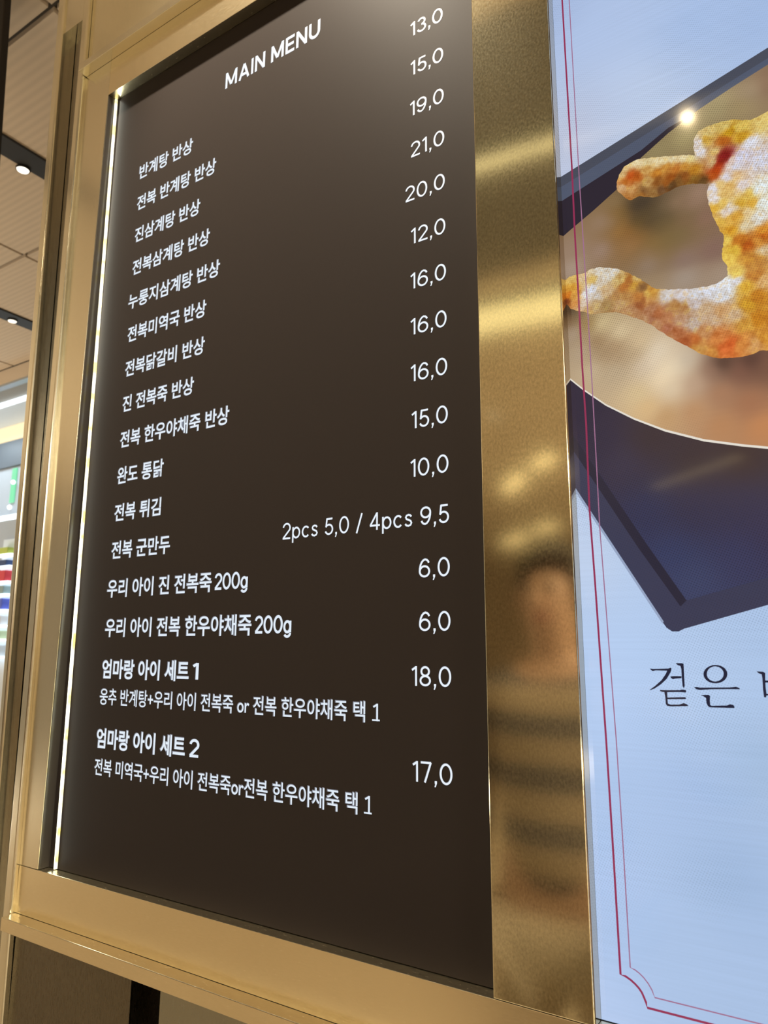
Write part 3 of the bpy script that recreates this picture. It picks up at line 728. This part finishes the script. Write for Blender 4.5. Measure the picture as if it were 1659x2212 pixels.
for s, a, b, z, da, db in (('웅추 반계탕+우리 아이 전복죽 or 전복 한우야채죽 택', -0.9770, -0.4857, -0.0782, -0.4740, -0.4672),
                           ('전복 미역국+우리 아이 전복죽or전복 한우야채죽 택', -0.9763, -0.4951, -0.1806, -0.4842, -0.4774)):
    o, r = line_of_text('set_note', s, a, b, z, 0.0262, M_WHITE, M_SHADE, mb, weight=0.004)
    latin_line('digit', '1', da, db, z, 0.0195, M_WHITE, M_SHADE, mb, stroke=0.10, shift=(0.0003, -0.0001), parent=o)
    flat_poly('digit_foot', [[(da - 0.0010, Z(z)), (db + 0.0028, Z(z)), (db + 0.0028, Z(z) + 0.0018), (da - 0.0010, Z(z) + 0.0018)]], PY - 0.00025, M_WHITE, o)
prices = [('13,0', .8240), ('15,0', .7622), ('19,0', .7000), ('21,0', .6378), ('20,0', .5752), ('12,0', .5126),
          ('16,0', .4502), ('16,0', .3881), ('16,0', .3266), ('15,0', .2662), ('10,0', .2060),
          ('6,0', .0850), ('6,0', .0240), ('18,0', -.0370), ('17,0', -.1395)]
for s, z in prices:
    latin_line('price', s, None, -0.3716, z, 0.0217, M_PRICE, M_PSHADE, mb)
latin_line('price', '2pcs 5,0 / 4pcs 9,5', -0.6204, -0.3720, 0.1463, 0.0217, M_PRICE, M_PSHADE, mb)
latin_line('heading', 'MAIN MENU', -0.7754, -0.5791, 0.9108, 0.0293, M_PRICE, M_PSHADE, mb, stroke=0.165, rim=0.03, shift=(0.0004, 0.0), gap=0.16)

# ------------------------------------------------------------------ food screen
SY = 0.0170
vsn = empty('food_screen', (0.07, SY, Z(-0.324)), 'bright pale blue screen showing a roast chicken on a golden plate', 'screen')
M_PIC = screen_mat('screen_picture', dots=0.5)
M_BACKP = screen_mat('screen_background', dots=0.30, lines=0.12)
ps = []
ps.append(under(picture('display_panel', [(-0.2227, Z(-0.3255)), (0.3745, Z(-0.3255)), (0.3745, Z(1.0235)), (-0.2227, Z(1.0235))], SY, 0.012, C_BACK, M_BACKP, vsn, 2.0, 0.03), vsn))
dp = ps[0]
under(box('screen_body', -0.2227, 0.3745, SY + 0.001, 0.045, Z(-0.3255), Z(1.0235), M_BLACK, vsn), vsn)
def sp(name, polys, k, colr, parent):
    return flat_poly(name, polys, SY - 0.0002 * k, screen_mat('screen_' + name, rgb(*colr), dots=0.25, lines=0.06), parent)
tr = sp('tray_picture', [tm(TRAY_LIP)], 1, (60, 61, 84), vsn)
under(tr, vsn)
for nm, P, k, colr in (('tray_edge', TRAY_EDGE, 1, (72, 76, 90)), ('tray_rim', TRAY_RIM, 1, (80, 88, 108)),
                       ('tray_wall', TRAY_WALL, 1, (44, 38, 50)), ('tray_groove', TRAY_GROOVE, 1, (44, 42, 58)),
                       ('tray_shine', TRAY_SHINE, 2, (150, 165, 195))):
    e = sp(nm, [tm(P)], k, colr, tr)
e = picture('tray_floor', tm(TRAY_FLOOR), SY - 0.0002, 0.008, C_FLOOR, M_PIC, tr, 3.0, 0.02)
pl = under(picture('plate_picture', tm(PLATE), SY - 0.0004, 0.0025, C_PLATE, M_PIC, vsn, 3.0, 0.009), vsn)
e = sp('plate_rim', [tm(PLATE_RIM)], 3, (228, 222, 210), pl)
ck = under(picture('chicken_picture', tm(CHICKEN), SY - 0.0008, 0.0009, C_CHICKEN, M_PIC, vsn, 4.0, 0.0022,
                   warp=((90, 0.0022), (300, 0.0012)), crust=0.18, rough=0.0011), vsn)
under(sp('border_line', ribbon(tm(LINE_OUT), 0.0019), 5, (146, 48, 84), vsn), vsn)
under(sp('border_line', ribbon(tm(LINE_IN), 0.0011), 5, (158, 110, 142), vsn), vsn)
GL = [tm(g) for g in GLYPHS]
o_, i_ = tm(RING[0]), tm(RING[1])
GL += [[o_[k], o_[(k + 1) % len(o_)], i_[(k + 1) % len(o_)], i_[k]] for k in range(len(o_))]
under(sp('caption', GL, 5, (34, 36, 58), vsn), vsn)

# ------------------------------------------------------------------ ceiling lamps of the concourse
M_LAMP = emission('warm_lamp_face', (1.0, 0.90, 0.74, 1), 2.2)
M_LAMPHOT = emission('hot_lamp_face', (1.0, 0.78, 0.46, 1), 200.0)
def track(x, y0, y1, label):
    o = box('lighting_track', x - 0.055, x + 0.055, y0, y1, CZ - 0.010, CZ - 0.0005, M_BLACK, bevel=0.002)
    tag(o, label, 'lighting track', 'black lighting tracks under the cream ceiling')
track(-2.53, -1.0, 1.78, 'black lighting track on the ceiling, nearest the brass column')
track(-3.905, -1.0, 1.78, 'black lighting track on the ceiling, nearer the shop opening')
def downlight(x, y, z, label, mat, r=0.024, group='round ceiling downlights'):
    t = empty('downlight', (x, y, z), label, 'downlight', group)
    lathe('housing', [(0.0, 0.0), (r * 1.12, 0.0), (r * 1.12, -0.006), (r, -0.008), (r, -0.004), (0.0, -0.004)], M_BLACK, t)
    lathe('lens', [(0.0, -0.0045), (r * 0.97, -0.005), (r * 0.9, -0.009), (0.0, -0.011)], mat, t)
    return t
downlight(-2.59, 0.655 + 0.0, CZ - 0.0105, 'round white downlight on the black track nearest the brass column', M_LAMP)
downlight(-3.92, 1.39, CZ - 0.0105, 'round white downlight on the black track nearer the shop opening', M_LAMP)
downlight(-0.30, -1.742, CZ, 'tiny hot ceiling downlight mirrored at the top of the food screen', M_LAMPHOT, 0.020, None)
downlight(-0.445, -2.825, CZ, 'tiny hot ceiling downlight mirrored below the pictured drumstick', M_LAMPHOT, 0.010, None)
downlight(-1.45, -3.02, CZ, 'small hot ceiling downlight mirrored under the bright band of the brass post', M_LAMPHOT, 0.012, None)
downlight(-2.25, -4.45, CZ, 'faint ceiling downlight mirrored in the middle of the brass post', M_LAMP, 0.03, None)
M_BAR = emission('gold_lamp_bar', (1.0, 0.74, 0.38, 1), 3.2)
M_COVE = emission('gold_cove_glow', (1.0, 0.80, 0.42, 1), 1.45)
def bar(p, q, wd, label, mat=M_BAR, group='gold linear lamps across the rear ceiling'):
    a, b = Vector((p[0], p[1], 0)), Vector((q[0], q[1], 0))
    L = (b - a).length
    t = empty('linear_lamp', ((a.x + b.x) / 2, (a.y + b.y) / 2, CZ - 0.02), label, 'lamp', group)
    t.rotation_euler.z = math.atan2(b.y - a.y, b.x - a.x)
    box('housing', -L / 2 - 0.02, L / 2 + 0.02, -wd / 2 - 0.015, wd / 2 + 0.015, -0.012, 0.019, M_BLACK, t, 0.003)
    box('diffuser', -L / 2, L / 2, -wd / 2, wd / 2, -0.022, -0.0125, mat, t, 0.003)
bar((-3.22, -6.975), (-2.748, -6.313), 0.12, 'gold linear lamp on the rear ceiling, first of the nearer broken line')
bar((-2.54, -6.10), (-2.20, -5.74), 0.12, 'gold linear lamp on the rear ceiling, second of the nearer broken line')
bar((-4.947, -10.94), (-4.175, -10.07), 0.17, 'gold linear lamp on the rear ceiling, first of the farther broken line')
bar((-3.92, -9.81), (-3.42, -9.32), 0.17, 'gold linear lamp on the rear ceiling, second of the farther broken line')
bar((-1.70, -7.63), (-0.685, -6.68), 0.16, 'long gold linear lamp mirrored on the pictured black tray')
M_THIN = emission('thin_lamp_line', (1.0, 0.80, 0.46, 1), 1.6)
bar((-1.6, -1.52), (0.2, -1.70), 0.05, 'thin gold lamp line along the dark ceiling void', M_THIN, None)
bar((-2.6, -2.70), (0.2, -2.99), 0.30, 'broad gold glowing cove at the edge of the dark ceiling void', M_COVE, None)

# ------------------------------------------------------------------ black hanging banner at the upper left
bm = bmesh.new()
bm_box(bm, -2.05, -1.747, 0.14, 0.16, Z(1.15), Z(1.89), lean=(-2.115, -1.812))
tag(finish(bm, 'hanging_banner', simple('black_cloth', (0.014, 0.011, 0.009), 0.9), bevel=0.004), 'dark hanging banner edge under the ceiling at the far upper left corner', 'banner')

# ------------------------------------------------------------------ lit shop beyond the concourse ceiling
M_SHOPW = simple('cool_grey_wall', (0.34, 0.38, 0.42), 0.6, var=0.04, scale=3)
M_SHOPD = simple('slate_panel', (0.09, 0.11, 0.13), 0.5, var=0.05, scale=3)
M_SHOPC = simple('shop_ceiling_grey', (0.30, 0.30, 0.28), 0.7)
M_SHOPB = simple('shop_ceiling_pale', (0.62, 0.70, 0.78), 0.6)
M_COOL = emission('cool_white_lamp', (0.86, 0.95, 1.0, 1), 2.6)
M_WARMC = emission('warm_white_cove', (1.0, 0.80, 0.48, 1), 1.15)
YR = lambda y: y - 0.70
structure(box('wall_bulkhead', -9.5, 0.3, 1.802, 1.83, Z(1.795), CZ, M_CEIL))
structure(box('trim_6', -9.5, 0.3, 1.801, 1.85, Z(1.78), Z(1.795), simple('steel_lip', (0.42, 0.47, 0.52), 0.3, metal=0.6)))
structure(box('ceiling_shop', -9.5, 0.3, 1.85, YR(2.70), Z(1.79), Z(1.84), M_SHOPC))
structure(box('ceiling_shop_lit', -9.5, 0.3, YR(2.70), YR(3.10), Z(1.79), Z(1.84), M_SHOPB))  # paler colour stands for the lamp light on this stretch of ceiling
structure(box('wall_shop', -9.5, 0.3, YR(3.06), YR(3.10), 0.0, Z(1.79), M_SHOPW))
structure(box('wall_shop_band', -9.5, 0.3, YR(3.04), YR(3.06), Z(1.44), Z(1.655), M_SHOPD))
sl = box('linear_lamp', -7.5, -4.6, YR(2.70), YR(2.73), Z(1.765), Z(1.7895), M_COOL, bevel=0.004)
tag(sl, 'cool white lamp line on the shop ceiling beside the brass column', 'lamp')
cv = box('cove_lamp', -7.5, -3.5, YR(3.035), YR(3.06), Z(1.66), Z(1.785), M_WARMC, bevel=0.004)
tag(cv, 'warm cream light band along the top of the shop wall', 'lamp')
ct = empty('shop_counter', (-5.6, YR(3.0), 0.0), 'grey shop display unit with a bright top edge', 'display unit')
box('cabinet', -1.2, 0.75, -0.10, 0.055, 0.0, Z(0.955), simple('unit_grey', (0.36, 0.40, 0.44), 0.5), ct, 0.006)
box('top_light', -1.2, 0.75, -0.11, 0.055, Z(0.958), Z(0.99), M_COOL, ct, 0.004)
gs = box('light_strip', -5.465, -5.410, YR(3.045), YR(3.06), Z(1.14), Z(1.42), emission('green_neon', (0.25, 0.95, 0.50, 1), 0.9), bevel=0.004)
tag(gs, 'green glowing vertical strip on the shop wall', 'sign light')
for k, (x, z) in enumerate(((-5.418, 1.30), (-5.455, 1.105), (-5.463, 1.025))):
    t = lathe('bulb', [(0, -0.018), (0.011, -0.014), (0.018, 0.0), (0.011, 0.014), (0.0, 0.018)], M_COOL, n=16, loc=(x, YR(3.037) if k == 0 else YR(3.05), Z(z)))
    tag(t, 'small white bulb ' + ('on the green strip', 'just below the green strip', 'lowest under the green strip')[k], 'bulb', 'small white shop bulbs')
colours = [('yellow green', (0.45, 0.55, 0.10), 0.72, 0.06), ('dark blue', (0.03, 0.06, 0.16), 0.635, 0.055),
           ('red', (0.62, 0.05, 0.07), 0.525, 0.09), ('teal grey', (0.25, 0.36, 0.38), 0.435, 0.07),
           ('bright blue', (0.10, 0.14, 0.62), 0.325, 0.09), ('white', (0.75, 0.80, 0.85), 0.215, 0.08),
           ('pale green', (0.50, 0.62, 0.40), 0.12, 0.07), ('light grey', (0.60, 0.66, 0.70), 0.0, 0.09)]
rk = empty('product_rack', (-5.06, YR(2.86), 0.0), 'slim white rack holding coloured boxes beside the brass column', 'rack')
box('back_panel', -0.12, 0.12, 0.02, 0.035, 0.0, Z(0.80), M_SHOPB, rk, 0.002)
for nm, col, z, h in colours:
    z -= 0.04
    box('shelf', -0.12, 0.12, -0.055, 0.02, Z(z) - 0.013, Z(z) - 0.003, M_COOL, rk, 0.002)
    t = box('carton', -5.13, -4.995, YR(2.86) - 0.05, YR(2.86) + 0.018, Z(z) - 0.002, Z(z) + h - 0.014, simple('carton_' + nm.replace(' ', '_'), col, 0.5), bevel=0.003)
    tag(t, nm + ' carton on the slim white shop rack', 'carton', 'cartons on the shop rack')
area((-5.6, 1.9, Z(1.70)), 0.6, 12, (0.80, 0.92, 1.0))

# ------------------------------------------------------------------ the photographer, seen only mirrored in the brass
def skin(name, joints, edges, mat, parent=None, sub=2, root=0):
    me = bpy.data.meshes.new(name)
    me.from_pydata([j[0] for j in joints], edges, [])
    o = put(name, me, mat, parent)
    md = o.modifiers.new('skin', 'SKIN')
    md.use_smooth_shade = True
    for k, j in enumerate(joints):
        sv = me.skin_vertices[0].data[k]
        sv.radius = j[1] if isinstance(j[1], tuple) else (j[1], j[1])
        sv.use_root = (k == root)
    ms = o.modifiers.new('smooth', 'SUBSURF')
    ms.levels = ms.render_levels = sub
    return o

M_SKIN = simple('skin', (0.55, 0.33, 0.22), 0.5, var=0.05, scale=20)
M_HAIR = simple('black_hair', (0.05, 0.04, 0.034), 0.5)
M_TROUS = simple('beige_trousers', (0.42, 0.33, 0.23), 0.8)
def stripes():
    m, nt, p = new_mat('striped_knit')
    tc = nt.nodes.new('ShaderNodeTexCoord')
    wv = nt.nodes.new('ShaderNodeTexWave')
    wv.bands_direction = 'Z'
    wv.inputs['Scale'].default_value = 2.6
    wv.inputs['Distortion'].default_value = 1.0
    wv.inputs['Detail Scale'].default_value = 0.8
    nt.links.new(tc.outputs['Object'], wv.inputs['Vector'])
    cr = nt.nodes.new('ShaderNodeValToRGB')
    cr.color_ramp.elements[0].position = 0.38
    cr.color_ramp.elements[0].color = (0.15, 0.13, 0.12, 1)
    cr.color_ramp.elements[1].position = 0.55
    cr.color_ramp.elements[1].color = (0.44, 0.33, 0.22, 1)
    nt.links.new(wv.outputs['Fac'], cr.inputs['Fac'])
    nt.links.new(cr.outputs['Color'], p.inputs['Base Color'])
    p.inputs['Roughness'].default_value = 0.9
    return m
PX, PYY = -0.62, -1.08
per = empty('person', (PX, PYY, 0.0), 'person in a striped knit top and beige trousers holding up a phone', 'person')
hand = (0.55, 0.315, 1.435)
J = [((0, 0, 0.94), (0.15, 0.11)), ((0, 0, 1.12), (0.14, 0.10)), ((0, 0.0, 1.30), (0.165, 0.105)), ((0, 0, 1.42), (0.11, 0.08)),
     ((0, 0.01, 1.49), 0.055), ((0, 0.025, 1.55), (0.062, 0.07)), ((0, 0.035, 1.63), (0.074, 0.092)), ((0, 0.03, 1.71), (0.066, 0.08)),
     ((0.20, -0.01, 1.40), 0.055), ((0.37, 0.10, 1.22), 0.042), (hand, 0.030),
     ((-0.20, -0.01, 1.40), 0.055), ((-0.25, -0.02, 1.12), 0.042), ((-0.24, 0.06, 0.88), 0.030), ((-0.24, 0.08, 0.80), 0.030),
     ((0.10, 0, 0.86), 0.085), ((0.11, 0.01, 0.48), 0.058), ((0.11, -0.01, 0.09), 0.040), ((0.11, 0.14, 0.035), 0.034),
     ((-0.10, 0, 0.86), 0.085), ((-0.11, 0.01, 0.48), 0.058), ((-0.11, -0.01, 0.09), 0.040), ((-0.11, 0.14, 0.035), 0.034)]
E = [(0, 1), (1, 2), (2, 3), (3, 4), (4, 5), (5, 6), (6, 7), (3, 8), (8, 9), (9, 10), (3, 11), (11, 12), (12, 13), (13, 14),
     (0, 15), (15, 16), (16, 17), (17, 18), (0, 19), (19, 20), (20, 21), (21, 22)]
def finger(base, d, n, lens, r, curl):
    """short chain of joints hung on joint `base`"""
    global J, E
    prev = base
    p_ = Vector(J[base][0])
    d = Vector(d).normalized()
    for k, l in enumerate(lens):
        p_ = p_ + d * l
        J.append((tuple(p_), r * (1 - 0.12 * k)))
        E.append((prev, len(J) - 1))
        prev = len(J) - 1
        d = (d + Vector(curl) * 0.55).normalized()
for (dx, dz, ln) in ((0.25, 0.95, 1.0), (0.45, 0.8, 1.08), (0.65, 0.6, 1.0), (0.8, 0.35, 0.8)):
    finger(10, (dx, 0.25, dz), 3, (0.055, 0.03 * ln, 0.026 * ln, 0.02 * ln), 0.0095, (0.2, 0.9, 0.1))
finger(10, (-0.35, 0.35, 0.75), 3, (0.035, 0.03, 0.025), 0.011, (0.5, 0.4, 0.1))
for (dx, ln) in ((-0.02, 0.9), (0.0, 1.0), (0.02, 1.05), (0.04, 0.95)):
    finger(14, (dx * 8, (dx - 0.01) * 6 + 0.1, -1), 3, (0.05, 0.032 * ln, 0.026 * ln, 0.02 * ln), 0.009, (0.1, 0.25, 0.0))
finger(14, (0.5, 0.5, -0.6), 3, (0.035, 0.03, 0.025), 0.011, (0.0, 0.1, -0.4))
body = skin('body', J, E, M_SKIN, per)
shirt = skin('knit_top', [((0, 0, 0.90), (0.172, 0.13)), ((0, 0, 1.12), (0.160, 0.118)), ((0, 0, 1.30), (0.185, 0.125)), ((0, 0, 1.43), (0.125, 0.095)), ((0, 0.005, 1.465), 0.085),
                          ((0.20, -0.01, 1.40), 0.072), ((0.37, 0.10, 1.22), 0.060), ((0.49, 0.235, 1.35), 0.046),
                          ((-0.20, -0.01, 1.40), 0.072), ((-0.25, -0.02, 1.12), 0.060), ((-0.242, 0.045, 0.92), 0.046)],
             [(0, 1), (1, 2), (2, 3), (3, 4), (3, 5), (5, 6), (6, 7), (3, 8), (8, 9), (9, 10)], stripes(), per)
tro = skin('trousers', [((0, 0, 0.93), (0.165, 0.125)), ((0.10, 0, 0.84), 0.105), ((0.11, 0.01, 0.48), 0.078), ((0.11, -0.01, 0.10), 0.062),
                        ((-0.10, 0, 0.84), 0.105), ((-0.11, 0.01, 0.48), 0.078), ((-0.11, -0.01, 0.10), 0.062)],
           [(0, 1), (1, 2), (2, 3), (0, 4), (4, 5), (5, 6)], M_TROUS, per)
def ellipsoid(name, c, r, mat, parent, cutf=None, seg=24):
    bm = bmesh.new()
    bmesh.ops.create_uvsphere(bm, u_segments=seg, v_segments=seg // 2, radius=1.0)
    for v in bm.verts:
        v.co = Vector((c[0] + v.co.x * r[0], c[1] + v.co.y * r[1], c[2] + v.co.z * r[2]))
    if cutf:
        bmesh.ops.delete(bm, geom=[v for v in bm.verts if cutf(v.co)], context='VERTS')
    return finish(bm, name, mat, parent, smooth=True)
ellipsoid('hair', (0, 0.012, 1.68), (0.092, 0.112, 0.115), M_HAIR, per, lambda c: (c.y > 0.075 and c.z < 1.735) or c.z < 1.56)
for s in (-1, 1):
    ellipsoid('eye', (s * 0.030, 0.118, 1.655), (0.013, 0.010, 0.008), M_HAIR, per, seg=12)
    ellipsoid('ear', (s * 0.080, 0.03, 1.64), (0.012, 0.022, 0.034), M_SKIN, per, seg=12)
    ellipsoid('brow', (s * 0.031, 0.119, 1.678), (0.020, 0.008, 0.004), M_HAIR, per, seg=12)
ellipsoid('nose', (0, 0.130, 1.628), (0.013, 0.020, 0.028), M_SKIN, per, seg=14)
ellipsoid('mouth', (0, 0.112, 1.583), (0.026, 0.010, 0.007), simple('lips', (0.40, 0.15, 0.12), 0.4), per, seg=12)
for s in (-1, 1):
    ellipsoid('shoe', (s * 0.11, 0.06, 0.045), (0.052, 0.14, 0.045), M_BLACK, per, seg=16)

# the phone it holds: the picture is taken from this spot
ph = empty('phone', (0, -0.70, EYE), 'black phone held up in the hand of the person', 'phone')
ph.matrix_world = Matrix(((RIGHT.x, UP.x, -FWD.x, 0.0), (RIGHT.y, UP.y, -FWD.y, -0.70), (RIGHT.z, UP.z, -FWD.z, EYE), (0, 0, 0, 1)))
box('case', -0.055, 0.022, -0.135, 0.025, 0.006, 0.014, M_BLACK, ph, 0.003)
